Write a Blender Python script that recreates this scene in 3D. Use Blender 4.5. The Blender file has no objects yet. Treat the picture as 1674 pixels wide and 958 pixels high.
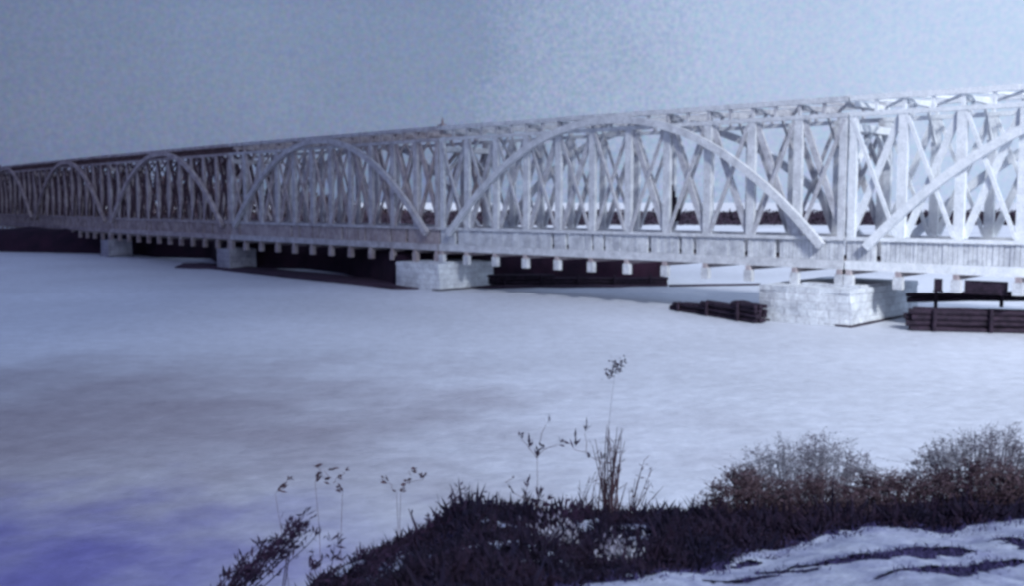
import bpy, bmesh, math, random
from mathutils import Vector, Matrix, noise
random.seed(7)
R = math.radians
S = bpy.context.scene
C = S.collection

# ---------------------------------------------------------------- camera
CAMZ = 7.4
PITCH = math.atan(149/1700)
cd = bpy.data.cameras.new('camera'); cam = bpy.data.objects.new('camera', cd); C.objects.link(cam)
cd.sensor_width = 36; cd.lens = 36*1700/1674; cd.clip_start = .1; cd.clip_end = 20000
cam.location = (0, 0, CAMZ); cam.rotation_euler = (math.pi/2-PITCH, 0, 0)
cd.dof.use_dof = True; cd.dof.focus_distance = 16.0; cd.dof.aperture_fstop = 1.5
S.camera = cam

# ---------------------------------------------------------------- sky and sun
W = bpy.data.worlds.new('World'); S.world = W; W.use_nodes = True
nt = W.node_tree; nd = nt.nodes; lk = nt.links; nd.clear()
SUN_EL, SUN_AZ = R(35), R(165)       # azimuth from +Y towards +X
out = nd.new('ShaderNodeOutputWorld'); bg = nd.new('ShaderNodeBackground')
sky = nd.new('ShaderNodeTexSky'); sky.sky_type = 'NISHITA'; sky.sun_disc = False
sky.sun_elevation = SUN_EL; sky.sun_rotation = SUN_AZ; sky.air_density = 1.6; sky.dust_density = 3
bg.inputs['Strength'].default_value = 0.1
tc = nd.new('ShaderNodeTexCoord'); sx = nd.new('ShaderNodeSeparateXYZ'); lk.new(tc.outputs['Generated'], sx.inputs[0])
def wmath(op, a, b=None, clamp=False):
    n = nd.new('ShaderNodeMath'); n.operation = op; n.use_clamp = clamp
    for i, v in enumerate((a, b)):
        if v is None: continue
        if isinstance(v, (int, float)): n.inputs[i].default_value = v
        else: lk.new(v, n.inputs[i])
    return n.outputs[0]
# thin overcast, brighter towards the sun's side
clouds = nd.new('ShaderNodeTexNoise'); clouds.inputs['Scale'].default_value = 3.2; clouds.inputs['Detail'].default_value = 5
lk.new(tc.outputs['Generated'], clouds.inputs['Vector'])
grain = nd.new('ShaderNodeTexNoise'); grain.inputs['Scale'].default_value = 240; grain.inputs['Detail'].default_value = 3
lk.new(tc.outputs['Generated'], grain.inputs['Vector'])
g = wmath('MULTIPLY', sx.outputs['X'], 0.95); g = wmath('ADD', g, 0.47)
cl = wmath('MULTIPLY', wmath('SUBTRACT', clouds.outputs['Fac'], .5), .42)
g = wmath('ADD', g, cl)
g = wmath('ADD', g, wmath('MULTIPLY', wmath('SUBTRACT', grain.outputs['Fac'], .5), .16))
cr = nd.new('ShaderNodeValToRGB'); lk.new(g, cr.inputs[0])
el = cr.color_ramp.elements
el[0].position = 0; el[0].color = (.115, .150, .28, 1)
el[1].position = 1; el[1].color = (.60, .74, 1.0, 1)
e = el.new(.42); e.color = (.215, .285, .46, 1)
e = el.new(.64); e.color = (.43, .54, .77, 1)
# higher up the sky turns a deeper blue
up = nd.new('ShaderNodeMapRange'); lk.new(sx.outputs['Z'], up.inputs[0])
up.inputs[1].default_value = .17; up.inputs[2].default_value = .36; up.inputs[3].default_value = 0; up.inputs[4].default_value = .9
left = nd.new('ShaderNodeMapRange'); lk.new(sx.outputs['X'], left.inputs[0])
left.inputs[1].default_value = .1; left.inputs[2].default_value = -.3; left.inputs[3].default_value = .0; left.inputs[4].default_value = 1.0
mx = nd.new('ShaderNodeMixRGB'); lk.new(wmath('MULTIPLY', up.outputs[0], left.outputs[0]), mx.inputs[0]); lk.new(cr.outputs[0], mx.inputs[1])
mx.inputs[2].default_value = (.045, .05, .26, 1)
sc = nd.new('ShaderNodeVectorMath'); sc.operation = 'SCALE'; 
gc = nd.new('ShaderNodeMixRGB'); gc.blend_type = 'OVERLAY'; gc.inputs[0].default_value = .24
lk.new(mx.outputs[0], gc.inputs[1]); lk.new(grain.outputs['Color'], gc.inputs[2])
back = wmath('MULTIPLY', wmath('MAXIMUM', wmath('MULTIPLY', sx.outputs['Y'], -1.0), 0.0), 6.0)   # sky glow added behind the camera to light the bridge faces
lk.new(wmath('ADD', back, 10.0), sc.inputs['Scale']); lk.new(gc.outputs[0], sc.inputs[0])
mix = nd.new('ShaderNodeMixRGB'); mix.inputs[0].default_value = .93
lk.new(sky.outputs[0], mix.inputs[1]); lk.new(sc.outputs[0], mix.inputs[2])
lk.new(mix.outputs[0], bg.inputs[0]); lk.new(bg.outputs[0], out.inputs[0])

sd = bpy.data.lights.new('sun', 'SUN'); sd.energy = 4.9; sd.angle = R(7); sd.color = (.93, .96, 1)
so = bpy.data.objects.new('sun', sd); C.objects.link(so)
sv = Vector((math.sin(SUN_AZ)*math.cos(SUN_EL), math.cos(SUN_AZ)*math.cos(SUN_EL), math.sin(SUN_EL)))
so.rotation_euler = sv.to_track_quat('Z', 'Y').to_euler()

S.render.engine = 'CYCLES'
S.cycles.filter_width = 3.0
S.cycles.max_bounces = 5
vs = S.view_settings; vs.view_transform = 'Standard'; vs.look = 'None'; vs.exposure = 0.0; vs.gamma = 1; vs.use_curve_mapping = False

# ---------------------------------------------------------------- helpers
cp, sp = math.cos(PITCH), math.sin(PITCH)
def at(px, py, Y):
    """world point on the photograph's ray through (px, py) at distance Y"""
    a = (px-837)/1700; b = -(py-479)/1700
    d = Vector((a, cp+b*sp, -sp+b*cp))
    return Vector((0, 0, CAMZ)) + d*(Y/d.y)
def shore(px, py, z=0):
    a = (px-837)/1700; b = -(py-479)/1700
    d = Vector((a, cp+b*sp, -sp+b*cp)); t = (z-CAMZ)/d.z
    return Vector((0, 0, CAMZ)) + d*t

def material(name, col, rough=.8, var=.25, scale=2.0, col2=None, bump=0.0, bscale=8, spec=.3, stretch=(1,1,1), detail=6, fine=0):
    m = bpy.data.materials.new(name); m.use_nodes = True; n = m.node_tree.nodes; l = m.node_tree.links
    b = n['Principled BSDF']; b.inputs['Roughness'].default_value = rough; b.inputs['Specular IOR Level'].default_value = spec
    t = n.new('ShaderNodeNewGeometry'); mp = n.new('ShaderNodeMapping'); mp.inputs['Scale'].default_value = stretch
    l.new(t.outputs['Position'], mp.inputs[0])
    no = n.new('ShaderNodeTexNoise'); no.inputs['Scale'].default_value = scale; no.inputs['Detail'].default_value = detail
    no.inputs['Roughness'].default_value = .65
    l.new(mp.outputs[0], no.inputs['Vector'])
    r = n.new('ShaderNodeValToRGB'); l.new(no.outputs['Fac'], r.inputs[0])
    c2 = col2 or tuple(c*(1-var) for c in col); c1 = col if col2 else tuple(min(1, c*(1+var)) for c in col)
    r.color_ramp.elements[0].position = .36; r.color_ramp.elements[0].color = (*c2, 1)
    r.color_ramp.elements[1].position = .64; r.color_ramp.elements[1].color = (*c1, 1)
    o = r.outputs[0]
    if fine:
        f = n.new('ShaderNodeTexNoise'); f.inputs['Scale'].default_value = fine; f.inputs['Detail'].default_value = 3
        l.new(t.outputs['Position'], f.inputs['Vector'])
        fr = n.new('ShaderNodeMapRange'); l.new(f.outputs['Fac'], fr.inputs[0])
        fr.inputs[1].default_value = .3; fr.inputs[2].default_value = .7; fr.inputs[3].default_value = .82; fr.inputs[4].default_value = 1.12
        vm = n.new('ShaderNodeVectorMath'); vm.operation = 'SCALE'; l.new(o, vm.inputs[0]); l.new(fr.outputs[0], vm.inputs['Scale']); o = vm.outputs[0]
    l.new(o, b.inputs['Base Color'])
    if bump:
        bn = n.new('ShaderNodeTexNoise'); bn.inputs['Scale'].default_value = bscale; bn.inputs['Detail'].default_value = 5
        l.new(mp.outputs[0], bn.inputs['Vector'])
        bu = n.new('ShaderNodeBump'); bu.inputs['Strength'].default_value = bump; bu.inputs['Distance'].default_value = .1
        l.new(bn.outputs['Fac'], bu.inputs['Height']); l.new(bu.outputs[0], b.inputs['Normal'])
    return m

M = {}
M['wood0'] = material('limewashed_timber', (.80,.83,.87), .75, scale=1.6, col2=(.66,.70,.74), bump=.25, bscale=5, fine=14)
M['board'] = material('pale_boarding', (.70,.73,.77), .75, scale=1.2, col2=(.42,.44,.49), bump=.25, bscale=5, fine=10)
M['wood1'] = material('greyed_timber', (.58,.58,.62), .8, scale=1.4, col2=(.36,.34,.37), bump=.25, bscale=5, fine=10)  # darker tones for the farther spans: shade put into the timber colour
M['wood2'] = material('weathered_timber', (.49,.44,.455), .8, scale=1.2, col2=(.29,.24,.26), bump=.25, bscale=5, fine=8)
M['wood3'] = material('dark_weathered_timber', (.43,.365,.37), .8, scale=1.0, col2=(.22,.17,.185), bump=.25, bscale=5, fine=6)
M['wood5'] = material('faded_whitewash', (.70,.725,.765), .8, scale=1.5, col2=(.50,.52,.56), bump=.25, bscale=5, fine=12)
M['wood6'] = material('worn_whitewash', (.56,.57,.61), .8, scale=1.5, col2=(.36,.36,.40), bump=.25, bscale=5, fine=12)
M['wood4'] = material('blackened_timber', (.10,.060,.075), .85, scale=1.0, col2=(.040,.022,.032), bump=.25, bscale=5, fine=6)  # braces: darkness of the truss gaps put into the colour
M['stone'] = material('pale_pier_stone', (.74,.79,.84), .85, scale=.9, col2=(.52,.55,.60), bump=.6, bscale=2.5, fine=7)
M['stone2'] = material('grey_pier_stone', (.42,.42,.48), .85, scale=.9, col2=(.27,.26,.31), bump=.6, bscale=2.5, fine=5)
M['tar'] = material('tarred_logs', (.034,.020,.038), .8, scale=3, col2=(.010,.006,.014), bump=.5)
M['bank'] = material('dark_bank_earth', (.026,.008,.022), .95, scale=.35, col2=(.008,.003,.012), bump=.8, bscale=2)
M['wetbank'] = material('muddy_shelf', (.06,.035,.06), .8, scale=.6, col2=(.018,.009,.020), stretch=(.3,1,4), bump=.4)
M['scrub'] = material('dark_scrub', (.016,.007,.022), .9, scale=2.2, col2=(.004,.003,.018), detail=3)
M['soil'] = material('dark_soil', (.060,.052,.15), .95, scale=3.5, col2=(.016,.012,.055), bump=.8, bscale=14)  # bank earth; its blue carries the shade of the streaks in the snow
M['snow'] = material('old_snow', (.44,.48,.59), .85, scale=2.5, col2=(.24,.26,.40), bump=.35, bscale=7, fine=30)
M['brown'] = material('dry_stem', (.070,.034,.046), .85, scale=6, col2=(.028,.014,.026))
M['dark_stem'] = material('dark_stem', (.032,.014,.042), .85, scale=6, col2=(.010,.006,.022))
M['twig'] = material('bush_twig', (.15,.10,.11), .85, scale=3, col2=(.055,.032,.045))
M['leaf'] = material('dry_leaf', (.10,.068,.088), .85, scale=2.5, col2=(.028,.013,.026), detail=3)
M['leafpale'] = material('pale_dry_leaf', (.27,.28,.33), .85, scale=2.5, col2=(.11,.095,.13), detail=3)
M['frost'] = material('frosted_grass', (.36,.38,.46), .85, scale=2.5, col2=(.17,.16,.24), detail=3)
M['wood_far'] = material('far_wood_foliage', (.060,.042,.058), .95, scale=.06, col2=(.030,.018,.028))
M['farbank'] = material('far_bank_scrub', (.030,.019,.036), .95, scale=.05, col2=(.014,.009,.018))
M['farland'] = material('far_snowfield', (.58,.61,.67), .9, scale=.004, col2=(.5,.52,.58))

def courses(m):
    n = m.node_tree.nodes; l = m.node_tree.links; b = n['Principled BSDF']
    ge_ = n.new('ShaderNodeNewGeometry'); sp_ = n.new('ShaderNodeSeparateXYZ'); l.new(ge_.outputs['Position'], sp_.inputs[0])
    u = n.new('ShaderNodeMath'); u.operation = 'MULTIPLY_ADD'; l.new(sp_.outputs['Y'], u.inputs[0]); u.inputs[1].default_value = .35; l.new(sp_.outputs['X'], u.inputs[2])
    c = n.new('ShaderNodeCombineXYZ'); l.new(u.outputs[0], c.inputs[0]); l.new(sp_.outputs['Z'], c.inputs[1])
    br = n.new('ShaderNodeTexBrick'); br.inputs['Scale'].default_value = 1; br.inputs['Brick Width'].default_value = .75; br.inputs['Row Height'].default_value = .46; br.inputs['Mortar Size'].default_value = .022
    br.inputs['Color1'].default_value = (1,1,1,1); br.inputs['Color2'].default_value = (.86,.86,.87,1); br.inputs['Mortar'].default_value = (.62,.60,.63,1); l.new(c.outputs[0], br.inputs['Vector'])
    src = b.inputs['Base Color'].links[0].from_socket
    mm = n.new('ShaderNodeMixRGB'); mm.blend_type = 'MULTIPLY'; mm.inputs[0].default_value = .8; l.new(src, mm.inputs[1]); l.new(br.outputs[0], mm.inputs[2]); l.new(mm.outputs[0], b.inputs['Base Color'])
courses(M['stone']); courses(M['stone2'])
def newobj(name, bm, mat=None, parent=None, smooth=False):
    me = bpy.data.meshes.new(name); bm.normal_update(); bm.to_mesh(me); bm.free()
    if smooth:
        for p in me.polygons: p.use_smooth = True
    o = bpy.data.objects.new(name, me); C.objects.link(o)
    if mat: me.materials.append(mat)
    if parent: o.parent = parent
    return o
def tag(o, label, cat, group=None):
    o['label'] = label; o['category'] = cat
    if group: o['group'] = group
    return o
def thing(name, label, cat, loc=(0,0,0), rz=0, group=None):
    o = bpy.data.objects.new(name, None); C.objects.link(o); o.empty_display_size = .3
    o.location = loc; o.rotation_euler = (0,0,rz)
    return tag(o, label, cat, group)
def copy_tree(o, parent=None):
    c = o.copy(); C.objects.link(c); c.parent = parent
    for ch in list(o.children): copy_tree(ch, c)
    return c
def box(bm, x0, x1, y0, y1, z0, z1, bev=0):
    v = [bm.verts.new((x, y, z)) for x in (x0,x1) for y in (y0,y1) for z in (z0,z1)]
    for f in ((0,1,3,2),(4,6,7,5),(0,4,5,1),(2,3,7,6),(0,2,6,4),(1,5,7,3)): bm.faces.new([v[i] for i in f])
def bar(bm, a, b, w, t, up=(0,1,0)):
    """rectangular timber from a to b: w in the truss plane, t along `up`"""
    a, b = Vector(a), Vector(b); d = (b-a).normalized(); u = Vector(up); s = d.cross(u).normalized(); u = s.cross(d).normalized()
    v = []
    for p in (a, b):
        for i, j in ((-1,-1),(1,-1),(1,1),(-1,1)): v.append(bm.verts.new(p+s*(i*w/2)+u*(j*t/2)))
    for i in range(4): bm.faces.new((v[i], v[(i+1)%4], v[4+(i+1)%4], v[4+i]))
    bm.faces.new(v[3::-1]); bm.faces.new(v[4:])
def tube(bm, pts, r0, r1, n=4):
    rings = []
    for i, p in enumerate(pts):
        p = Vector(p); d = (Vector(pts[min(i+1, len(pts)-1)])-Vector(pts[max(i-1,0)])).normalized()
        s = d.cross(Vector((.31,.9,.11))).normalized(); u = s.cross(d)
        r = r0+(r1-r0)*i/(len(pts)-1)
        rings.append([bm.verts.new(p+(s*math.cos(2*math.pi*k/n)+u*math.sin(2*math.pi*k/n))*r) for k in range(n)])
    for a, b in zip(rings, rings[1:]):
        for k in range(n): bm.faces.new((a[k], a[(k+1)%n], b[(k+1)%n], b[k]))
    bm.faces.new(rings[0][::-1]); bm.faces.new(rings[-1])
def leaf(bm, p, L, w, d=None):
    d = d or Vector((random.gauss(0,1), random.gauss(0,1), random.gauss(0,.6))); d = Vector(d).normalized()
    s = d.cross(Vector((random.gauss(0,1), random.gauss(0,1), random.gauss(0,1)))).normalized()*w/2
    p = Vector(p); a = [bm.verts.new(q) for q in (p, p+d*L*.5+s, p+d*L, p+d*L*.5-s)]
    bm.faces.new(a)

# ---------------------------------------------------------------- setting: water, far land
def sheet(name, x0, x1, y0, y1, nx, ny, zf, mat, keep=None, smooth=True):
    bm = bmesh.new(); V = {}
    for i in range(nx+1):
        for j in range(ny+1):
            x = x0+(x1-x0)*i/nx; y = y0+(y1-y0)*j/ny
            V[i,j] = bm.verts.new((x, y, zf(x, y)))
    for i in range(nx):
        for j in range(ny):
            if keep and not keep(x0+(x1-x0)*(i+.5)/nx, y0+(y1-y0)*(j+.5)/ny): continue
            bm.faces.new((V[i,j], V[i+1,j], V[i+1,j+1], V[i,j+1]))
    for v in [v for v in bm.verts if not v.link_faces]: bm.verts.remove(v)
    o = newobj(name, bm, mat, smooth=smooth); o['kind'] = 'structure'; return o

wm = bpy.data.materials.new('pale_river_water'); wm.use_nodes = True
n = wm.node_tree.nodes; l = wm.node_tree.links; b = n['Principled BSDF']
ge = n.new('ShaderNodeNewGeometry')
n1 = n.new('ShaderNodeTexNoise'); n1.inputs['Scale'].default_value = .045; n1.inputs['Detail'].default_value = 6; l.new(ge.outputs['Position'], n1.inputs['Vector'])
r1 = n.new('ShaderNodeValToRGB'); l.new(n1.outputs['Fac'], r1.inputs[0])
r1.color_ramp.elements[0].position = .35; r1.color_ramp.elements[0].color = (.50,.53,.60,1)
r1.color_ramp.elements[1].position = .65; r1.color_ramp.elements[1].color = (.64,.68,.77,1)
# left bay: blue sky reflection and shade painted into the ice, with silty grey
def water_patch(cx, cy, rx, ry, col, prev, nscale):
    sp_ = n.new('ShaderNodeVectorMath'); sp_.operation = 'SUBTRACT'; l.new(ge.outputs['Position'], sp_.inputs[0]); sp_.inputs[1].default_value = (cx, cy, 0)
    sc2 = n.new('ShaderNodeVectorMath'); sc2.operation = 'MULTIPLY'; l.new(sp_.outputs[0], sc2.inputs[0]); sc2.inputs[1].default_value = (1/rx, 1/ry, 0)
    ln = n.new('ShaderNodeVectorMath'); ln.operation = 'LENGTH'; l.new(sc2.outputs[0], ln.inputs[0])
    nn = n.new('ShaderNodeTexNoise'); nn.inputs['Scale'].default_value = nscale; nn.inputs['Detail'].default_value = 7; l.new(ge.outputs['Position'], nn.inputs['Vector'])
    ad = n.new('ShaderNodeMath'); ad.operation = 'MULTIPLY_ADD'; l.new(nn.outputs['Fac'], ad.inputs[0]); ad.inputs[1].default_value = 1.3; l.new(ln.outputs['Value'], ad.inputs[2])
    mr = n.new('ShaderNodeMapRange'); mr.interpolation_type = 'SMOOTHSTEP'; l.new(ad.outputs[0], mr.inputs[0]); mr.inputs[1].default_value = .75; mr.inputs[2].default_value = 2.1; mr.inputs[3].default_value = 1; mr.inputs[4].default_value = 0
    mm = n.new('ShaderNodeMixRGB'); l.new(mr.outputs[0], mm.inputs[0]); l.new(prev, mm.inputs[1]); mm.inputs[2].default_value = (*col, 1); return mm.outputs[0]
wcol = water_patch(-17, 33, 19, 15, (.30,.285,.33), r1.outputs[0], .22)
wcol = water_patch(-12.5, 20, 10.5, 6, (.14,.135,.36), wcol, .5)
n2 = n.new('ShaderNodeTexNoise'); n2.inputs['Scale'].default_value = 1.1; n2.inputs['Lacunarity'].default_value = 2.3; n2.inputs['Detail'].default_value = 9; n2.inputs['Roughness'].default_value = .8; l.new(ge.outputs['Position'], n2.inputs['Vector'])
f2 = n.new('ShaderNodeMapRange'); l.new(n2.outputs['Fac'], f2.inputs[0]); f2.inputs[1].default_value = .3; f2.inputs[2].default_value = .7; f2.inputs[3].default_value = .76; f2.inputs[4].default_value = 1.16
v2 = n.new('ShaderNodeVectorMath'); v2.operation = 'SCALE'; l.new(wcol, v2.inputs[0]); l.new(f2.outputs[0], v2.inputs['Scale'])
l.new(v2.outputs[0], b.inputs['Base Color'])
b.inputs['Roughness'].default_value = .5; b.inputs['Specular IOR Level'].default_value = .4
n3 = n.new('ShaderNodeTexNoise'); n3.inputs['Scale'].default_value = 1.6; n3.inputs['Detail'].default_value = 6; l.new(ge.outputs['Position'], n3.inputs['Vector'])
bu = n.new('ShaderNodeBump'); bu.inputs['Strength'].default_value = .5; bu.inputs['Distance'].default_value = .14; l.new(n3.outputs['Fac'], bu.inputs['Height']); l.new(bu.outputs[0], b.inputs['Normal'])
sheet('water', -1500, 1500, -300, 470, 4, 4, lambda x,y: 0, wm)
sheet('ground', -9000, 9000, -600, 15000, 2, 2, lambda x,y: -2.2, M['soil'])
sheet('far_land', -9000, 9000, 462, 14000, 60, 60, lambda x,y: 1.6+(0 if y<500 else noise.noise(Vector((x*.002, y*.002, 0)))*2), M['farland'])
# low scrubby bank on the far side
def far_strip():
    bm = bmesh.new()
    N = 42000
    for i in range(N):
        x = random.uniform(-420, 420); y = random.uniform(335, 475)
        top = (3.7 + .8*noise.noise(Vector((x*.03, 3.3, 0))))
        z = -.2+(y-330)/140*2.2+random.uniform(0, 1)*top*.42
        z = max(z, 0.05)
        s = random.uniform(.5, 1.3); d = Vector((random.gauss(0,1), random.gauss(0,.5), random.gauss(0,.6))).normalized()
        leaf(bm, (x, y, z), s*1.6, s, d)
    return newobj('far_bank_scrub', bm, M['farbank'])
fs = far_strip(); fs['kind'] = 'stuff'; tag(fs, 'low dark strip of scrub along the far bank, seen through the bridge', 'scrub')
sheet('far_shore', -1500, 1500, 330, 464, 200, 8, lambda x,y: -.3+max(0, (y-330)/134)*3.4+.3*noise.noise(Vector((x*.05,y*.1,0))), M['farbank'])
# far wood on the left behind the bridge
def far_wood():
    bm = bmesh.new()
    prof = [(-500,262),(0,272),(200,280),(380,292),(520,312),(620,335),(700,346)]
    def ty(px):
        for (a, ya), (b_, yb) in zip(prof, prof[1:]):
            if a <= px <= b_: return ya+(yb-ya)*(px-a)/(b_-a)
        return 346
    for k in range(420):
        px = random.uniform(-480, 690); Y = random.uniform(400, 436)
        hz = at(px, ty(px), Y).z*random.uniform(.72, 1.03)
        x = (px-837)/1700*Y
        rad = random.uniform(2.2, 4.0)
        tube(bm, [(x,Y,0),(x,Y,max(1.2,hz*.7))], .25, .1, 4)
        for q in range(70):
            t = random.random()**.8
            z = hz*(.12+.88*t); rr = rad*math.sqrt(max(.03, 1-(t*1.6-.55)**2 if t > .35 else 1))*random.random()**.5
            a = random.uniform(0, 6.283)
            s = random.uniform(.5, 1.2)
            leaf(bm, (x+rr*math.cos(a), Y+rr*math.sin(a), z-.4), s*1.5, s*1.1)
    return newobj('far_wood', bm, M['wood_far'])
fw = far_wood(); fw['kind'] = 'stuff'; tag(fw, 'distant dark wood on the far bank seen through the left spans', 'wood')

# unseen mass added behind the camera to shade the left half of the river
def shade_blocker(cx, cy, cz, rx, ry, rz):
    bm = bmesh.new(); bmesh.ops.create_icosphere(bm, subdivisions=6, radius=1)
    for v in bm.verts:
        d = v.co.copy(); k = 1+.22*noise.noise(d*2.2)+.12*noise.noise(d*5)+.05*noise.noise(d*11)
        v.co = Vector((cx+d.x*rx*k, cy+d.y*ry*k, cz+d.z*rz*k*(1.0 if d.z > 0 else .4)))
    o = newobj('cloud', bm, M['cloudm'], smooth=True); o['kind'] = 'stuff'
    return tag(o, 'low pale cloud hanging over the river behind the camera', 'cloud')
M['cloudm'] = material('cloud_white', (.85,.86,.9), 1, var=.03, scale=.02, spec=0)
gx, gy, cz = -214, 70, 250
shade_blocker(gx+sv.x/sv.z*cz, gy+sv.y/sv.z*cz, cz, 205, 330, 26)

# ---------------------------------------------------------------- dark middle bank behind the bridge
edge = [shore(-260,408), shore(0,411), shore(140,413.5), shore(225,415.5), shore(255,420), shore(345,422), shore(366,437), shore(500,439), shore(560,446), shore(600,457), shore(650,468), shore(760,467), shore(1000,465), shore(1086,465)]
def bank_mesh():
    bm = bmesh.new(); prof = [(-.6,-.4),(0,-.05),(.8,1.5),(1.6,2.7),(4.5,3.3),(9,3.3),(16,2.8),(26,1.2),(40,-.6)]
    pts = []
    for a, b_ in zip(edge, edge[1:]):
        m_ = max(2, int((b_-a).length/1.2))
        for k in range(m_): pts.append(a.lerp(b_, k/m_))
    pts.append(edge[-1])
    rows = []
    for i, p in enumerate(pts):
        d = Vector((p.x*.25, p.y, 0)).normalized()
        t = i/(len(pts)-1); w = 1.0 if t < .6 else 1.0-.55*(t-.6)/.4
        row = []
        for (u, z) in prof:
            q = p+d*u*w
            nz = noise.noise(Vector((q.x*.35, q.y*.35, 1)))*.5+noise.noise(Vector((q.x*1.2, q.y*1.2, 4)))*.22
            row.append(bm.verts.new((q.x, q.y+nz*.5, z+nz*(1 if z > .5 else .1))))
        rows.append(row)
    for a, b_ in zip(rows, rows[1:]):
        for k in range(len(prof)-1): bm.faces.new((a[k], b_[k], b_[k+1], a[k+1]))
    bm.faces.new(rows[-1])
    return bm
bk = newobj('river_bank', bank_mesh(), M['bank'], smooth=True); bk['kind'] = 'structure'
# low muddy shelf on its waterline
def shelf():
    bm = bmesh.new(); P = [shore(284,438), shore(345,440), shore(640,473), shore(760,472), shore(1000,470), shore(1090,468)]
    Q = [shore(300,434), shore(360,434), shore(640,462), shore(760,461), shore(1000,460), shore(1090,459)]
    a = [bm.verts.new((p.x,p.y,-.2)) for p in P]; b_ = [bm.verts.new((p.x,p.y+.2,.16)) for p in P]; c = [bm.verts.new((q.x,q.y,.3)) for q in Q]
    for r0, r1 in ((a,b_),(b_,c)):
        for k in range(len(P)-1): bm.faces.new((r0[k],r0[k+1],r1[k+1],r1[k]))
    bmesh.ops.subdivide_edges(bm, edges=bm.edges, cuts=5, use_grid_fill=True)
    for v in bm.verts: v.co.y += noise.noise(v.co*.5)*.8; v.co.z += noise.noise(v.co*.9)*.1
    o = newobj('mud_shelf', bm, M['wetbank'], smooth=True); o['kind'] = 'structure'
shelf()

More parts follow.
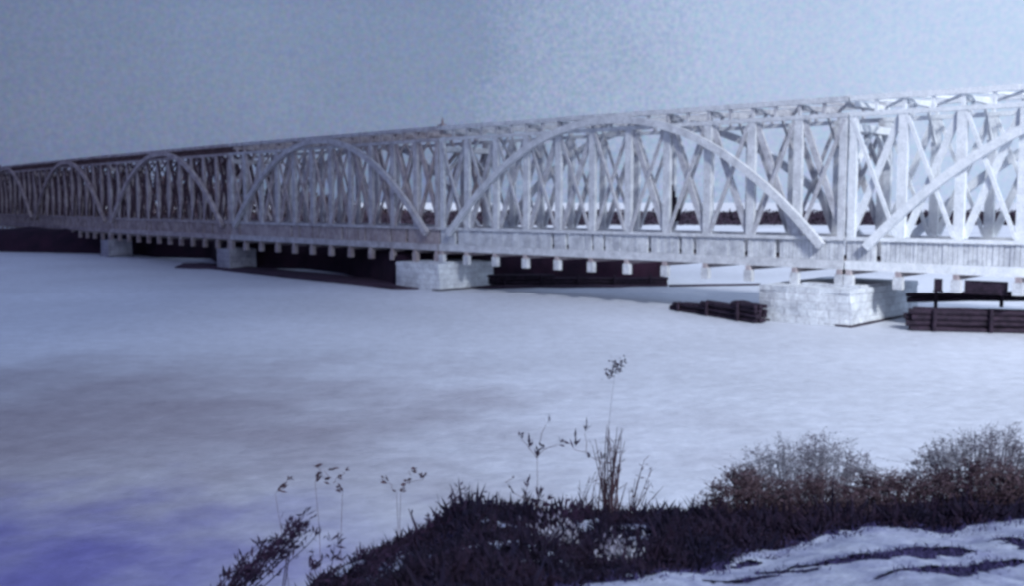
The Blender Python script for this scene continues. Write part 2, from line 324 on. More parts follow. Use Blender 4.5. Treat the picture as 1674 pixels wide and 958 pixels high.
# ---------------------------------------------------------------- the truss span (local: x along, y across away from camera, z height)
L = 36.4; NP = 11; PW = L/NP; BW = 5.4
ZB0, ZB1, ZR, ZT0, ZT1 = 3.3, 3.85, 5.3, 12.55, 13.8
def archz(t): return 4.7 + 8.6*(1-abs(2*t-1)**2.1)
def make_span():
    t = thing('truss_span', 'x', 'bridge span')
    W_ = M['wood0']
    for sgn, y in ((-1, 0), (1, BW)):
        bm = bmesh.new(); box(bm, .05, L-.05, y-.22, y+.22, ZB0, ZB1); box(bm, .05, L-.05, y-.25, y+.25, ZR-.22, ZR)
        newobj('bottom_chord', bm, W_, t)
        bm = bmesh.new()      # boarding between the two timbers, planks standing side by side
        x = .1; 
        while x < L-.3:
            w = random.uniform(.22, .34)
            if random.random() > .05: box(bm, x, x+w-.03, y-.1+random.uniform(-.03,.03), y+.08, ZB1+.01, ZR-.225+random.uniform(-.05, 0))
            x += w
        newobj('side_boarding', bm, M['board'], t)
        bm = bmesh.new(); box(bm, .05, L-.05, y-.2, y+.2, ZT1-.32, ZT1); box(bm, .05, L-.05, y-.18, y+.18, ZT0, ZT0+.26)
        newobj('top_chord', bm, W_, t)
        for k in range(1, 2*NP):
            bm = bmesh.new(); x = k*PW/2; box(bm, x-.09, x+.09, y-.1, y+.1, ZT0+.265, ZT1-.325); newobj('stud', bm, W_, t)
        for k in range(NP+1):
            x = k*PW; end = k in (0, NP); w = .23 if end else .28
            if k == 0: x += .32
            if k == NP: x -= .32
            bm = bmesh.new(); box(bm, x-w, x+w, y-.15, y+.15, ZR+.005, ZT0-.005)
            newobj('end_post' if end else 'post', bm, W_, t)
        for k in range(NP):
            x0, x1 = k*PW+.25, (k+1)*PW-.25
            if k == NP//2:
                for f in (0, 1):
                    bm = bmesh.new(); bar(bm, (x0 if f else x1, y+.12*(2*f-1), ZR+.1), (x1 if f else x0, y+.12*(2*f-1), ZT0-.1), .2, .2); newobj('diagonal', bm, W_, t)
                continue
            a, b_ = (x0, x1) if k < NP//2 else (x1, x0)
            bm = bmesh.new(); bar(bm, (a, y+.12, ZR+.1), (b_, y+.12, ZT0-.1), .40, .2); newobj('diagonal', bm, W_, t)
            bm = bmesh.new(); bar(bm, (b_, y-.1, ZR+.1), (a, y-.1, ZT0-.15), .22, .14); newobj('counter_brace', bm, W_, t)
        # the arch rib bolted to the outside
        bm = bmesh.new(); N = 44; ya = y+sgn*.42
        P = [Vector((1.4+(L-2.8)*i/N, 0, archz(i/N))) for i in range(N+1)]
        prev = None
        for i, p in enumerate(P):
            d = (P[min(i+1,N)]-P[max(i-1,0)]).normalized(); s = Vector((-d.z, 0, d.x))*.25
            ring = [bm.verts.new((p.x+q*s.x, ya+w, p.z+q*s.z)) for q, w in ((-1,-.19),(1,-.19),(1,.19),(-1,.19))]
            if prev:
                for k in range(4): bm.faces.new((prev[k], prev[(k+1)%4], ring[(k+1)%4], ring[k]))
            else: bm.faces.new(ring[::-1])
            prev = ring
        bm.faces.new(prev)
        newobj('arch_rib', bm, W_, t)
    for k in range(NP+1):
        x = min(max(k*PW, .3), L-.3)
        bm = bmesh.new(); box(bm, x-.15, x+.15, -.3, BW+.3, ZB0-.3, ZB0-.005); newobj('floor_beam', bm, M['wood2'], t)
        bm = bmesh.new(); box(bm, x-.27, x+.27, -.3, .1, ZB0-1.05, ZB0-.305); newobj('hanging_post', bm, M['board'], t)
        bm = bmesh.new(); box(bm, x-.14, x+.14, .26, BW-.26, ZT1-.62, ZT1-.33); newobj('top_strut', bm, W_, t)
        if 0 < k < NP:
            for s_, y in ((1, .2), (-1, BW-.2)): bm = bmesh.new(); bar(bm, (x, y, ZT0-1.5), (x, y+s_*1.5, ZT1-.65), .16, .16, (1,0,0)); newobj('knee_brace', bm, W_, t)
    for k in range(NP):
        bm = bmesh.new(); bar(bm, (k*PW+.2, .3, ZT1-.2), ((k+1)*PW-.2, BW-.3, ZT1-.2), .16, .14, (0,0,1)); newobj('lateral_brace', bm, W_, t); bm = bmesh.new(); bar(bm, (k*PW+.2, BW-.3, ZT1-.36), ((k+1)*PW-.2, .3, ZT1-.36), .16, .14, (0,0,1))
        newobj('lateral_brace', bm, W_, t)
    for x in (.45, L-.45):
        bm = bmesh.new(); box(bm, x-.2, x+.2, .17, BW-.17, ZT0-.9, ZT0-.45); newobj('portal_beam', bm, W_, t)
        for s_, y in ((1, .15), (-1, BW-.15)): bm = bmesh.new(); bar(bm, (x, y, ZT0-2.9), (x, y+s_*2.0, ZT0-.95), .24, .24, (1,0,0)); newobj('portal_brace', bm, W_, t)
    bm = bmesh.new(); box(bm, .02, L-.02, .25, BW-.25, ZB1-.32, ZB1-.14); newobj('deck', bm, M['wood2'], t)
    for y in (.5, BW-.8): bm = bmesh.new(); box(bm, .02, L-.02, y, y+.3, ZB0+.0, ZB1-.33); newobj('stringer', bm, M['wood2'], t)
    for y in (BW/2-.75, BW/2+.75):
        bm = bmesh.new(); box(bm, .02, L-.02, y-.04, y+.04, ZB1+.0, ZB1+.16); newobj('rail', bm, M['tar'], t)
    bm = bmesh.new(); x = .2
    while x < L-.2: box(bm, x-.1, x+.1, .6, BW-.6, ZB1-.135, ZB1-.005); x += .6
    newobj('sleepers', bm, M['wood2'], t)
    return t

P = {4: Vector((20.4, 63.5, 0))}
dirs = {3: (-.727,.687), 2: (-.684,.729), 1: (-.656,.755), 0: (-.634,.773), -1: (-.618,.786), -2: (-.605,.796)}
for k in (3,2,1,0,-1,-2):
    d = Vector((*dirs[k], 0)).normalized(); P[k] = P[k+1]+d*L
P[5] = P[4]+Vector((.752,-.659,0)).normalized()*L
proto = make_span()
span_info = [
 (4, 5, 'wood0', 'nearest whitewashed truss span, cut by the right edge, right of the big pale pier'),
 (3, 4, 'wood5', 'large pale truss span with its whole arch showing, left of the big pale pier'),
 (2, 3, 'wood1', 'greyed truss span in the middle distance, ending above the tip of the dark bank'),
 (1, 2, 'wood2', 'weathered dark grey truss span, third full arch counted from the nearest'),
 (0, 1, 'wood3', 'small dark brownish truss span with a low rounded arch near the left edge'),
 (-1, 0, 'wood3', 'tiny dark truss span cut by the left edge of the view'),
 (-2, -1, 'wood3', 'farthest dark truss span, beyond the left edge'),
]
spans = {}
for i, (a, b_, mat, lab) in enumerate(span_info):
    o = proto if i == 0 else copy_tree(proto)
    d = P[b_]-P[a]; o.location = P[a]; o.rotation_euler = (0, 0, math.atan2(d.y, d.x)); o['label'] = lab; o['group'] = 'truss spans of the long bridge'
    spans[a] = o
    if mat != 'wood0':  # farther spans toned darker, with the left-side shade in their colour
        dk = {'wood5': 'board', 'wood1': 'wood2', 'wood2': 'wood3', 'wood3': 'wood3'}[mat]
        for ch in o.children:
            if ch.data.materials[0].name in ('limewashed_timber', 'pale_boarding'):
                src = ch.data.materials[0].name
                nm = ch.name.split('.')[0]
                dark = nm in ('diagonal', 'counter_brace', 'lateral_brace', 'knee_brace', 'stud', 'portal_brace', 'top_strut')  # braces toned deeper, painting in the shade of the truss gaps
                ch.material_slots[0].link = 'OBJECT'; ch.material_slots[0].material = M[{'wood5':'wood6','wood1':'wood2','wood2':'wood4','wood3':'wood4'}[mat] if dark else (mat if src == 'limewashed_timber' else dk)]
# a short finial mast on the end post above the third pier
bm = bmesh.new(); tube(bm, [(.3,0,ZT1),(.3,0,ZT1+.35),(.3,0,ZT1+.7)], .17, .06, 8); box(bm, .02,.58,-.28,.28, ZT1+.002, ZT1+.12)
newobj('finial', bm, M['wood3'], spans[3])
# dark upright strips between two posts of the big span
bm = bmesh.new()
for k in range(5): box(bm, 20.1+k*.17, 20.25+k*.17, BW-.5, BW-.42, ZR+.7, ZR+3.4-.45*k)
newobj('dark_board', bm, M['tar'], spans[3])

for x0, x1 in ((5.3, 5.75), (7.0, 9.3)):  # dark sheets standing in for the shaded recess under the deck
    bm = bmesh.new(); box(bm, x0, x1, .12, .2, ZB0-1.0, ZB0-.31); box(bm, x0-.05, x1+.05, .1, .22, ZB0-1.1, ZB0-1.003)
    newobj('tarred_panel', bm, M['tar'], spans[4])
# ---------------------------------------------------------------- piers
def make_pier(mat, label, long=True):
    t = thing('bridge_pier', label, 'pier', group='masonry piers under the bridge')
    # local: x along the bridge, y across (negative towards the camera)
    def solid(x0,x1,y0,y1,z0,z1,ins,bow=0):
        bm = bmesh.new(); nx, ny, nz = 6, 8, 4
        lay = []
        for k in range(nz+1):
            f = k/nz; i_ = ins*f
            X0, X1, Y0, Y1 = x0+i_, x1-i_, y0+i_, y1-i_
            loop = [(X0+(X1-X0)*j/nx, Y0-bow*math.sin(math.pi*j/nx)) for j in range(nx)]+[(X1, Y0+(Y1-Y0)*j/ny) for j in range(ny)]+[(X1-(X1-X0)*j/nx, Y1) for j in range(nx)]+[(X0, Y1-(Y1-Y0)*j/ny) for j in range(ny)]
            ring = []
            for (x, y) in loop:
                q = Vector((x, y, z0+(z1-z0)*f)); nn = noise.noise(q*1.1)*.17
                ring.append(bm.verts.new((x+nn, y+nn, q.z)))
            lay.append(ring)
        for a, b_ in zip(lay, lay[1:]):
            for k in range(len(a)): bm.faces.new((a[k], a[(k+1)%len(a)], b_[(k+1)%len(a)], b_[k]))
        bm.faces.new(lay[0][::-1]); bm.faces.new(lay[-1]); return bm
    newobj('masonry_body', solid(-4.8, 1.5, -2.3, 8, -.9, 1.95, .16, .25), mat, t)
    newobj('cap_course', solid(-4.7, 1.4, -2.2, 7.9, 1.955, 2.25, 0, .2), mat, t)
    bm = bmesh.new(); box(bm, -2.6, 1.2, -.5, BW+.5, 2.252, 2.39); newobj('bearing_block', bm, mat, t)
    bm = bmesh.new(); box(bm, -4.87, 1.57, -2.37, 8.07, -.5, .12); newobj('footing', bm, M['tar'], t)
    return t
labs = {5:'pale pier beyond the right edge of the view', 4:'broad pale stone pier nearest the camera, standing in open water at right',
 3:'grey stone pier at the tip of the dark bank in the middle', 2:'small grey pier left of the curved shoreline', 1:'tiny grey pier between the two darkest spans', 0:'smallest pier near the left edge', -1:'farthest pier, beyond the left edge'}
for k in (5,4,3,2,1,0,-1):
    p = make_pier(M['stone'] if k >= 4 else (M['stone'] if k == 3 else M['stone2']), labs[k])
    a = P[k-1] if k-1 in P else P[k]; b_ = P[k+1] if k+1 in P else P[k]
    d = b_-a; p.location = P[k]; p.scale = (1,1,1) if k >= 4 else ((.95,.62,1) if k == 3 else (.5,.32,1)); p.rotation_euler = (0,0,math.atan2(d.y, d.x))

# ---------------------------------------------------------------- log cribs, boom
def log_stack(name, label, a, b_, h0, h1, r, depth=1.4, cat='log crib', mat='tar', jag=.0):
    """logs laid lengthwise from a to b, stack height going from h0 to h1"""
    t = thing(name, label, cat, a); a = Vector(a); b_ = Vector(b_); d = b_-a; Ln = d.length; d.normalize(); s = Vector((-d.y, d.x, 0))
    lv = int(max(h0,h1)/(1.8*r))+1
    for k in range(lv):
        z = r*.7+k*1.8*r
        t0 = 0 if h0 >= h1 else max(0, (z-h0)/(h1-h0+1e-6)); t1 = 1 if h1 >= h0 else min(1, 1-(z-h1)/(h0-h1+1e-6))
        if t1-t0 < .08: continue
        for q in range(max(1, int(depth/(2*r)))):
            p0 = d*(Ln*t0+random.uniform(-.1,.55+jag))+s*(q*2*r); p1 = d*(Ln*t1-random.uniform(0,.2))+s*(q*2*r)
            bm = bmesh.new(); pts = [p0.lerp(p1, i/6)+Vector((0,0,z+random.uniform(-.05,.05))) for i in range(7)]
            tube(bm, pts, r*random.uniform(.8,1.12), r*random.uniform(.7,1.05), 8); newobj('log', bm, M[mat], t, smooth=False)
    n_ = max(2, int(Ln/3))
    for i in range(n_):
        f = (i+.5)/n_; hh = h0+(h1-h0)*f
        bm = bmesh.new(); q = d*Ln*f; tube(bm, [q-s*(r*1.6)+Vector((0,0,-.4)), q-s*(r*1.6)+Vector((0,0,hh+.12))], r*.7, r*.6, 8); newobj('pile', bm, M[mat], t)
    return t
dm = (P[4]-P[3]).normalized()
log_stack('log_crib', 'wedge shaped stack of dark logs in the water left of the big pale pier', shore(1092,506), shore(1238,530), .35, 1.35, .17, 1.3)
c0 = shore(1480, 541); c1 = shore(1760, 548)
log_stack('log_crib', 'long low stack of dark logs in the water right of the big pale pier', c0, c1, 1.15, 1.3, .18, 1.6)
log_stack('timber_ledge', 'dark timbers raised above the long log stack at the right edge', c0+Vector((1.0,3.2,1.35)), c1+Vector((3,3.0,1.75)), .5, .6, .16, .8, 'timber', 'tar')
log_stack('timber_bulkhead', 'dark bulkhead of stacked horizontal logs with a squared end behind the big span', shore(735,469), shore(1092,467.5), 1.0, .95, .16, .8, 'bulkhead')
bm = bmesh.new(); a = shore(1094,468.5); b_ = shore(1243,466); tube(bm, [a.lerp(b_, i/8)+Vector((0,0,.08)) for i in range(9)], .13, .1, 8)
tag(newobj('floating_boom', bm, M['tar'], smooth=True), 'single thin dark boom log floating between the bulkhead and the big pier', 'boom')
# ---------------------------------------------------------------- near bank
def crest(x):
    K = [(-9,-2.5),(-5,.6),(-3,2.55),(-1.8,3.42),(-.95,3.80),(-.45,4.03),(.05,4.05),(.5,3.96),(1.7,3.98),(3,4.02),(5.4,4.12),(9,4.2),(18,4.1)]
    if x <= K[0][0]: return K[0][1]
    for (a, za), (b2, zb) in zip(K, K[1:]):
        if a <= x <= b2: return za+(zb-za)*(x-a)/(b2-a)
    return K[-1][1]
def nearz(x, y):
    z = crest(x)
    if y < 11: z += (11-y)*.187*min(1, max(0, (x+3.5)/3))
    else: z -= (y-11)*.35+max(0, y-12)*.5
    z += noise.noise(Vector((x*.9, y*.9, 2)))*.10+noise.noise(Vector((x*3, y*3, 5)))*.04
    return max(z, -1.5)
nb = sheet('near_bank', -16, 18, -6, 22, 230, 190, nearz, M['soil'])
SB = [(.2,6.6),(.67,7.05),(1.2,7.55),(1.72,8.1),(2.6,8.9),(3.44,9.65),(3.9,9.2),(4.7,9.45),(8,9.4)]
def sb(x):
    if x < SB[0][0]: return -9
    for (a, za), (b2, zb) in zip(SB, SB[1:]):
        if a <= x <= b2: return za+(zb-za)*(x-a)/(b2-a)
    return 9.4
# blue shadows on the snow, built as strips cut out of it, in plan given by photograph corners
def g(px, py):
    a = (px-837)/1700; 
    lo, hi = 3., 14.
    for _ in range(30):
        m_ = (lo+hi)/2; q = at(px, py, m_)
        if q.z > nearz(q.x, q.y): lo = m_
        else: hi = m_
    return at(px, py, lo)
shadow_streaks = [(g(1300,936), g(1420,920), .07, .20), (g(1420,920), g(1560,907), .20, .14), (g(1440,951), g(1560,938), .06, .16), (g(1560,938), g(1655,926), .16, .09), (g(1640,888), g(1700,900), .10, .15),
        (g(1120,940), g(1230,928), .03, .05), (g(1150,956), g(1260,950), .03,.07), (g(1230,945),g(1330,940),.02,.04)]
def in_shadow_streak(x, y):
    p = Vector((x, y)); nn = noise.noise(Vector((x*5, y*9, 0)))*.05+noise.noise(Vector((x*14, y*20, 0)))*.03
    for a, b2, wa, wb in shadow_streaks:
        a2, d = Vector((a.x, a.y)), Vector((b2.x-a.x, b2.y-a.y)); t_ = max(0, min(1, (p-a2).dot(d)/d.length_squared))
        if (p-(a2+d*t_)).length < wa+(wb-wa)*t_+nn: return True
    return False
def snow_keep(x, y):
    nn = noise.noise(Vector((x*2.2, y*2.2, 9)))*.18+noise.noise(Vector((x*8, y*8, 9)))*.09
    if y > sb(x)+nn: return False
    return not in_shadow_streak(x, y)
sheet('snow_patch', .1, 8.5, 2, 10.2, 280, 270, lambda x,y: nearz(x,y)+.035+noise.noise(Vector((x*6,y*6,3)))*.012, M['snow'], snow_keep)

def bare(x, y):
    v = noise.noise(Vector((x*2.1, y*2.1, 7)))+.35*noise.noise(Vector((x*7, y*7, 3)))
    return v > (.30 if x > -.9 else .12 - .12*min(1, (-.9-x)/1.5)) and x < 1.6
sheet('snow_dusting', -4.5, 1.7, 7.0, 13.5, 170, 180, lambda x,y: nearz(x,y)+.02, M['snow'], lambda x,y: bare(x,y) and y > sb(x)+.1)
# dark low scrub clothing the crest
def scrub():
    bm = bmesh.new(); k = 0
    while k < 90000:
        x = random.uniform(-3.6, 8.5); y = random.uniform(6.0, 12.6)
        s = sb(x)
        if y < s+.05+.2*noise.noise(Vector((x*3,y*3,1))): continue
        # pale gaps
        if bare(x, y) and random.random() < .9: continue
        z = nearz(x, y); h = .05+.10*random.random()+.5*max(0, noise.noise(Vector((x*3.1, y*3.1, 0)))-.05)*random.random()+(.2*random.random() if random.random()<.02 else 0)
        if x < -1: h *= .8
        if k % 2: leaf(bm, (x, y, z-.01), h, min(.03, h*.16), Vector((random.gauss(0,.6), random.gauss(0,.5), 1)))
        else: leaf(bm, (x, y, z+h*.8*random.random()), random.uniform(.02,.06), random.uniform(.012,.03))
        k += 1
    return newobj('dark_scrub_cover', bm, M['scrub'])
sc_ = scrub(); sc_['kind'] = 'stuff'; tag(sc_, 'dark purplish low scrub covering the near bank', 'ground cover')

def snow_grass():
    bm = bmesh.new(); k = 0
    while k < 5200:
        x = random.uniform(.3, 7.5); y = random.uniform(6.2, 10)
        near_edge = abs(y-sb(x)) < .16+.12*random.random()
        dx, dy = random.gauss(0,.05), random.gauss(0,.07)
        if not (near_edge or (in_shadow_streak(x+dx, y+dy))): continue
        h = random.uniform(.02,.09); leaf(bm, (x, y, nearz(x,y)+.01), h, .012, Vector((random.gauss(0,.9), random.gauss(0,.6), .7))); k += 1
    return newobj('snow_grass', bm, M['soil'])
sg = snow_grass(); sg['kind'] = 'stuff'; tag(sg, 'thin dark grass poking through the snow along its ruts and edges', 'grass')

# ---------------------------------------------------------------- plants
def stem_pts(p, q, bend=.05, n_=6):
    p, q = Vector(p), Vector(q); s = Vector((random.uniform(-1,1), random.uniform(-1,1), 0))*bend*(q-p).length
    return [p.lerp(q, i/n_)+s*math.sin(math.pi*i/n_) for i in range(n_+1)]
def foot(px, py, Y): # ground point under a pixel column at distance Y
    q = at(px, py, Y); return Vector((q.x, q.y, nearz(q.x, q.y)-.05))
def clump(name, label, cat, base_px, Y, stems, mat, r=.006, group=None, leaves=None, head=None, bend=.04):
    """stems: list of (foot px, tip px, tip py)"""
    b0 = foot(base_px, 800, Y); t = thing(name, label, cat, b0, 0, group)
    for (fx, tx, ty) in stems:
        y_ = Y+random.uniform(-.25, .25)
        a = foot(fx, 800, y_)-b0; q = at(tx, ty, y_+random.uniform(-.1,.1))-b0
        pts = stem_pts(a, q, bend); bm = bmesh.new(); tube(bm, pts, r*random.uniform(.8,1.3), r*.35, 4); st = newobj('stem', bm, M[mat], t)
        if head:
            bm = bmesh.new(); d = (pts[-1]-pts[-2]).normalized(); tube(bm, [pts[-1]-d*.02, pts[-1]+d*head[0]*.5, pts[-1]+d*head[0]], head[1]*.8, head[1]*.3, 5)
            newobj('seed_head', bm, M[mat], st)
        if leaves:
            bm = bmesh.new()
            for k in range(leaves[0]):
                f = random.uniform(leaves[1], 1.0); i = min(len(pts)-2, int(f*(len(pts)-1))); pp = pts[i].lerp(pts[i+1], f*(len(pts)-1)-i)
                leaf(bm, pp, leaves[2]*random.uniform(.6,1.4), leaves[3]*random.uniform(.6,1.3), Vector((random.gauss(0,.8), random.gauss(0,.5), random.gauss(.5,.6))))
            newobj('leaves', bm, M[mat], st)
    return t
# tall upright reeds
st = [(995+random.gauss(0,9), 1002+random.gauss(0,13), random.uniform(690, 790)) for _ in range(34)]
clump('reed_clump', 'dense clump of tall brown reeds standing upright on the bank', 'reeds', 1000, 11.2, st, 'brown', .0085, leaves=(5,.1,.10,.012))
st = [(1030+random.gauss(0,8), 1052+random.gauss(0,12), random.uniform(738, 810)) for _ in range(10)]
clump('reed_clump', 'thin reeds leaning right beside the tall brown clump', 'reeds', 1030, 11.3, st, 'brown', .007, leaves=(5,.2,.08,.014))
st = [(960+random.gauss(0,14), 955+random.gauss(0,18), random.uniform(770, 815)) for _ in range(9)]
clump('reed_clump', 'short sparse stalks left of the tall brown reeds', 'reeds', 958, 11.3, st, 'brown', .005, leaves=(2,.4,.05,.01))
# one tall weed with a dark seed head
t = clump('tall_weed', 'single thin weed with a dark drooping seed head, tallest plant on the bank', 'weed', 1003, 11.0, [(1001, 1006, 606)], 'leafpale', .0035)
t.children[0].name = 'stem'
bm = bmesh.new(); c = at(1006, 602, 11.0)-t.location
for k in range(130):
    o_ = Vector((random.gauss(0,.055), random.gauss(0,.04), random.gauss(0,.042))); o_.z += o_.x*.5
    leaf(bm, c+o_, .035, .02)
newobj('seed_head', bm, M['dark_stem'], t)
# branch with separate leaves
def sprig(label, base_px, Y, marks, mat='dark_stem', name='leafy_sprig', th=.0042):
    """marks: (px0,py0,px1,py1,width_px) leaves joined to the foot by thin twigs"""
    b0 = foot(base_px, 800, Y); t = thing(name, label, 'sprig', b0)
    bm = bmesh.new(); bl = bmesh.new(); nodes = [Vector((0,0,0))]
    marks = sorted(marks, key=lambda m_: -max(m_[1], m_[3]))
    for (x0,y0,x1,y1,w) in marks:
        a = at(x0,y0,Y)-b0; q = at(x1,y1,Y)-b0
        low, hi = (a, q) if a.z < q.z else (q, a)
        best = None
        for nd_ in nodes:
            if nd_.z < low.z-.02:
                dd = (nd_-low).length+.35*abs(nd_.x-low.x)
                if best is None or dd < best[0]: best = (dd, nd_)
        f = best[1] if best and best[0] < .34 else Vector((low.x*.75+random.uniform(-.03,.03), random.uniform(-.08,.08), -.04))
        mid = f.lerp(low, .5)+Vector((random.uniform(-.02,.02), random.uniform(-.02,.02), 0))
        tube(bm, [f, mid, low], th*.9, th*.6, 4); nodes += [mid, low, hi]
        m_ = (low+hi)/2; d = hi-low; L_ = max(d.length, .02); W2 = w/1700*Y
        for k in range(7): leaf(bl, low+d*random.uniform(0,.5)+Vector((random.gauss(0,W2*.2), random.gauss(0,.01), random.gauss(0,W2*.2))), L_*random.uniform(.3,.7), W2*random.uniform(.4,.8), d+Vector((random.gauss(0,.4),random.gauss(0,.3),random.gauss(0,.4)))*L_)
    newobj('stem', bm, M['twig'], t); newobj('leaves', bl, M[mat], t)
    return t
sprig('bare sprig with scattered dark narrow leaves left of the tall reeds', 880, 11.0, [(852,718,850,705,5),(866,735,868,708,8),(878,750,873,728,9),(883,722,890,735,7),(912,728,928,716,6),(938,735,944,705,6),(956,710,959,684,6),(958,740,966,748,7),(893,695,905,675,3),(983,755,987,735,5)])
sprig('forked dark twig rising from the scrub crest', 880, 10.9, [(862,798,862,772,6),(826,790,842,808,5),(856,798,866,822,7),(864,820,890,822,6),(884,822,886,788,8),(890,820,912,810,5),(888,835,892,815,9),(925,820,940,818,4),(838,778,840,782,4)])
sprig('brown leafy sprig standing alone on the left, low leaves spread', 535, 11.0, [(515,788,524,770,9),(520,785,540,782,8),(530,770,552,764,8),(512,762,530,760,5),(545,790,560,805,7),(548,784,562,776,7),(560,772,572,765,4),(450,808,470,790,7),(470,785,482,780,5)], 'brown')
sprig('brown sprig with curled leaves between the lone sprig and the scrub', 665, 11.0, [(655,808,662,795,7),(664,790,672,778,9),(668,770,684,768,8),(686,772,690,785,6),(692,782,698,772,6),(618,780,636,790,6),(640,800,648,806,4)], 'brown')
# dark stalks
clump('dead_stalk', 'hooked dark stalk and a straight one at the left end of the scrub', 'stalks', 690, 10.6, [(690,668,832),(692,672,838),(705,699,838),(703,700,842)], 'dark_stem', .012, leaves=(4,.1,.05,.02))
clump('dead_stalk', 'short curved dark stalk above the left slope of the scrub', 'stalks', 735, 10.8, [(738,735,792),(742,738,800)], 'dark_stem', .010, bend=.2)
clump('dead_stalk', 'short upright dark stalk on top of the scrub mound', 'stalks', 762, 10.8, [(762,760,800),(765,766,806),(790,800,805),(820,815,808)], 'dark_stem', .009)
# leaning dark weeds, lower left
def weed_band(label, pts, Y, n_, spread, seed):
    random.seed(seed); b0 = at(*pts[0], Y); b0 = Vector((b0.x, b0.y, nearz(b0.x, b0.y))); t = thing('leaning_weed', label, 'weed', b0)
    for k in range(n_):
        y_ = Y+random.uniform(-.3,.3); P_ = []
        ox, oy = random.gauss(0,spread), random.gauss(0,spread*.6); f = random.uniform(.45,1.02)
        for i in range(len(pts)):
            if i/(len(pts)-1) > f: break
            P_.append(at(pts[i][0]+ox, pts[i][1]+oy, y_)-b0)
        if len(P_) < 2: continue
        P_.insert(0, P_[0]+Vector((-.15,0,-.9)))
        bm = bmesh.new(); tube(bm, P_, .006, .003, 4); st = newobj('stem', bm, M['dark_stem'], t)
        bm = bmesh.new()
        for q in range(22):
            i = random.randrange(1, len(P_)); leaf(bm, P_[i]+Vector((random.gauss(0,.03),0,random.gauss(0,.02))), random.uniform(.05,.13), .022, Vector((random.gauss(.6,.7), random.gauss(0,.5), random.gauss(.9,.6))))
        newobj('leaves', bm, M['dark_stem'], st)
    return t
weed_band('thick dark weed leaning right at the lower left, its feathery top bent over', [(385,965),(412,940),(440,912),(462,893),(478,876),(486,862)], 9.5, 26, 13, 3)
weed_band('faint dark stalks just left of the thick leaning weed', [(372,968),(378,945),(392,925),(405,905)], 9.6, 4, 4, 4)
weed_band('tall slim stalk rising from the weeds at lower left', [(478,880),(488,865),(497,845),(506,825)], 9.5, 3, 2, 5)
weed_band('tangle of dark stalks at the foot of the scrub slope', [(575,965),(590,940),(603,915),(612,895)], 9.6, 9, 9, 6)
weed_band('short slanting stalks where the scrub slope begins', [(610,950),(632,925),(648,905),(662,893)], 9.8, 8, 9, 8)
weed_band('single upright purple stalk between the leaning weed and the scrub', [(540,940),(545,915),(548,890),(552,872)], 9.8, 2, 2, 9)
weed_band('single curved stalk beside the upright purple one', [(520,950),(510,930),(503,915),(498,908)], 9.6, 2, 2, 10)
random.seed(21)

# pale snowy tufts in the scrub
def tuft(px, py, w, h, label):
    q = g(px, py); t = thing('pale_tuft', label, 'tuft', q); bm = bmesh.new(); Y = q.y
    for k in range(260):
        x = random.gauss(0, w/1700*Y*.32); z = abs(random.gauss(0, h/1700*Y*.5))
        leaf(bm, (x, -.25+random.gauss(0,.05), z+.06), .05, .018, Vector((random.gauss(0,.5), random.gauss(0,.3), 1)))
    newobj('blades', bm, M['frost'], t)
    bm = bmesh.new()
    for k in range(8): leaf(bm, (random.gauss(0,.03), -.2, 0), .2, .01, Vector((random.gauss(0,.3),0,1)))
    newobj('stalks', bm, M['twig'], t)
tuft(905, 892, 70, 50, 'pale frosted tuft of grass in the dark scrub below the forked twig')
tuft(1003, 915, 50, 34, 'small pale frosted tuft low in the scrub beneath the tall reeds')

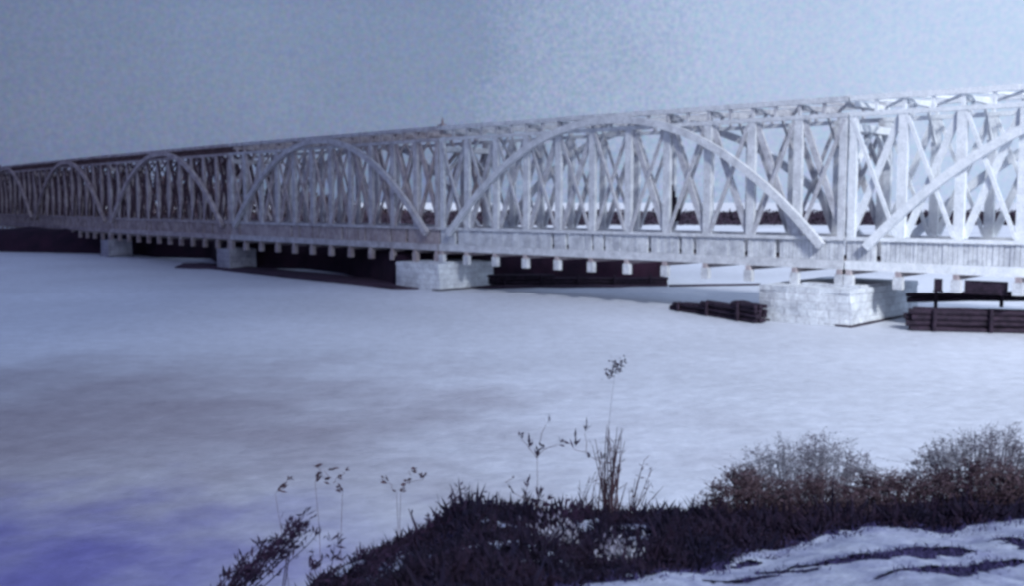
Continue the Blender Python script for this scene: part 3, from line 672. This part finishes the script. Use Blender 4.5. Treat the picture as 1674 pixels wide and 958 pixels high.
# hazy bare bushes on the right
def bush(label, px, pw, top, Y, dens, mat_t, mat_l, seed, base=None, leafn=2600, group='bare hazy bushes on the near bank', lmin=.017, tk=.0035):
    random.seed(seed); b0 = foot(px, 850, Y); t = thing('bare_bush', label, 'bush', b0, 0, group)
    H = at(px, top, Y).z-b0.z; Rw = pw/2/1700*Y
    bt = bmesh.new(); bl = bmesh.new(); tips = []
    for k in range(dens):
        a = random.uniform(0, 6.283); rr = math.sqrt(random.random()); 
        dx, dy = rr*math.cos(a)*Rw, rr*math.sin(a)*Rw*.6
        hh = H*math.sqrt(max(.12, 1-rr*rr*.85))*random.uniform(.7,1.02)*(1+.12*noise.noise(Vector((dx*4,dy*4,seed))))
        p0 = Vector((dx*.35, dy*.35, 0)); p1 = Vector((dx*.8, dy*.8, hh*.5)); p2 = Vector((dx, dy, hh))
        tube(bt, [p0, p1, p2], tk, tk*.4, 3)
        for q in range(3):
            f = random.uniform(.3,.95); s_ = p1.lerp(p2, f); e_ = s_+Vector((random.gauss(0,.13), random.gauss(0,.1), random.uniform(.02,.17))); 
            if e_.z > hh*1.02: e_.z = hh
            tube(bt, [s_, e_], tk*.6, tk*.3, 3); tips.append((s_, e_))
        tips.append((p0, p1)); tips.append((p1, p2))
    for k in range(leafn):
        s_, e_ = random.choice(tips); p = s_.lerp(e_, random.random())
        if random.random() < (p.z/H)**1.0*.75: continue
        cl_ = noise.noise(Vector((p.x*3.2, p.y*3.2, p.z*3.2+seed)))
        if cl_ < -.05 and random.random() < .6: continue
        leaf(bl, p, random.uniform(lmin, lmin*2.6), random.uniform(lmin*.6, lmin*1.4))
    newobj('twigs', bt, M[mat_t], t); newobj('foliage', bl, M[mat_l], t)
    return t
bush('broad domed bush with a pale wispy top, right of the reeds', 1320, 300, 700, 11.9, 330, 'leafpale', 'leafpale', 1, leafn=36000, lmin=.014)
bush('dense brown bush with a rounded left side, left end of the bushes', 1215, 135, 752, 11.2, 110, 'twig', 'leaf', 2, leafn=13000)
bush('low brown bush in front of the domed pale one', 1330, 210, 772, 11.0, 110, 'twig', 'leaf', 3, leafn=11000)
bush('mid brown bush in the dip between the two pale crowns', 1450, 150, 765, 11.2, 90, 'twig', 'leaf', 4, leafn=10000)
bush('tall pale bush at the right edge with ragged wisps above', 1610, 280, 688, 12.0, 330, 'leafpale', 'leafpale', 5, leafn=36000, lmin=.014)
bush('densest brown bush near the right edge', 1600, 220, 738, 11.2, 130, 'twig', 'leaf', 6, leafn=17000)
bush('brown bush cut by the right edge of the view', 1720, 160, 760, 11.0, 80, 'twig', 'leaf', 7, leafn=11000)
# loose tangles breaking up the left slope of the scrub
SL = [('low ragged tangle on the lowest part of the scrub slope', [(560,962),(578,948),(590,930),(600,915)], 12, 10, 31),
      ('spiky tangle halfway up the left slope of the scrub', [(655,912),(672,892),(684,872),(694,850)], 10, 8, 32),
      ('bent twiggy tangle just below the top of the scrub mound', [(715,872),(728,850),(742,830),(752,808)], 9, 9, 33),
      ('low dark tangle on the crest between the forked twig and the reeds', [(925,868),(938,850),(948,838),(955,822)], 9, 12, 34)]
for lab, pts, n_, sp_, sd_ in SL: weed_band(lab, pts, 10.2, n_, sp_, sd_)
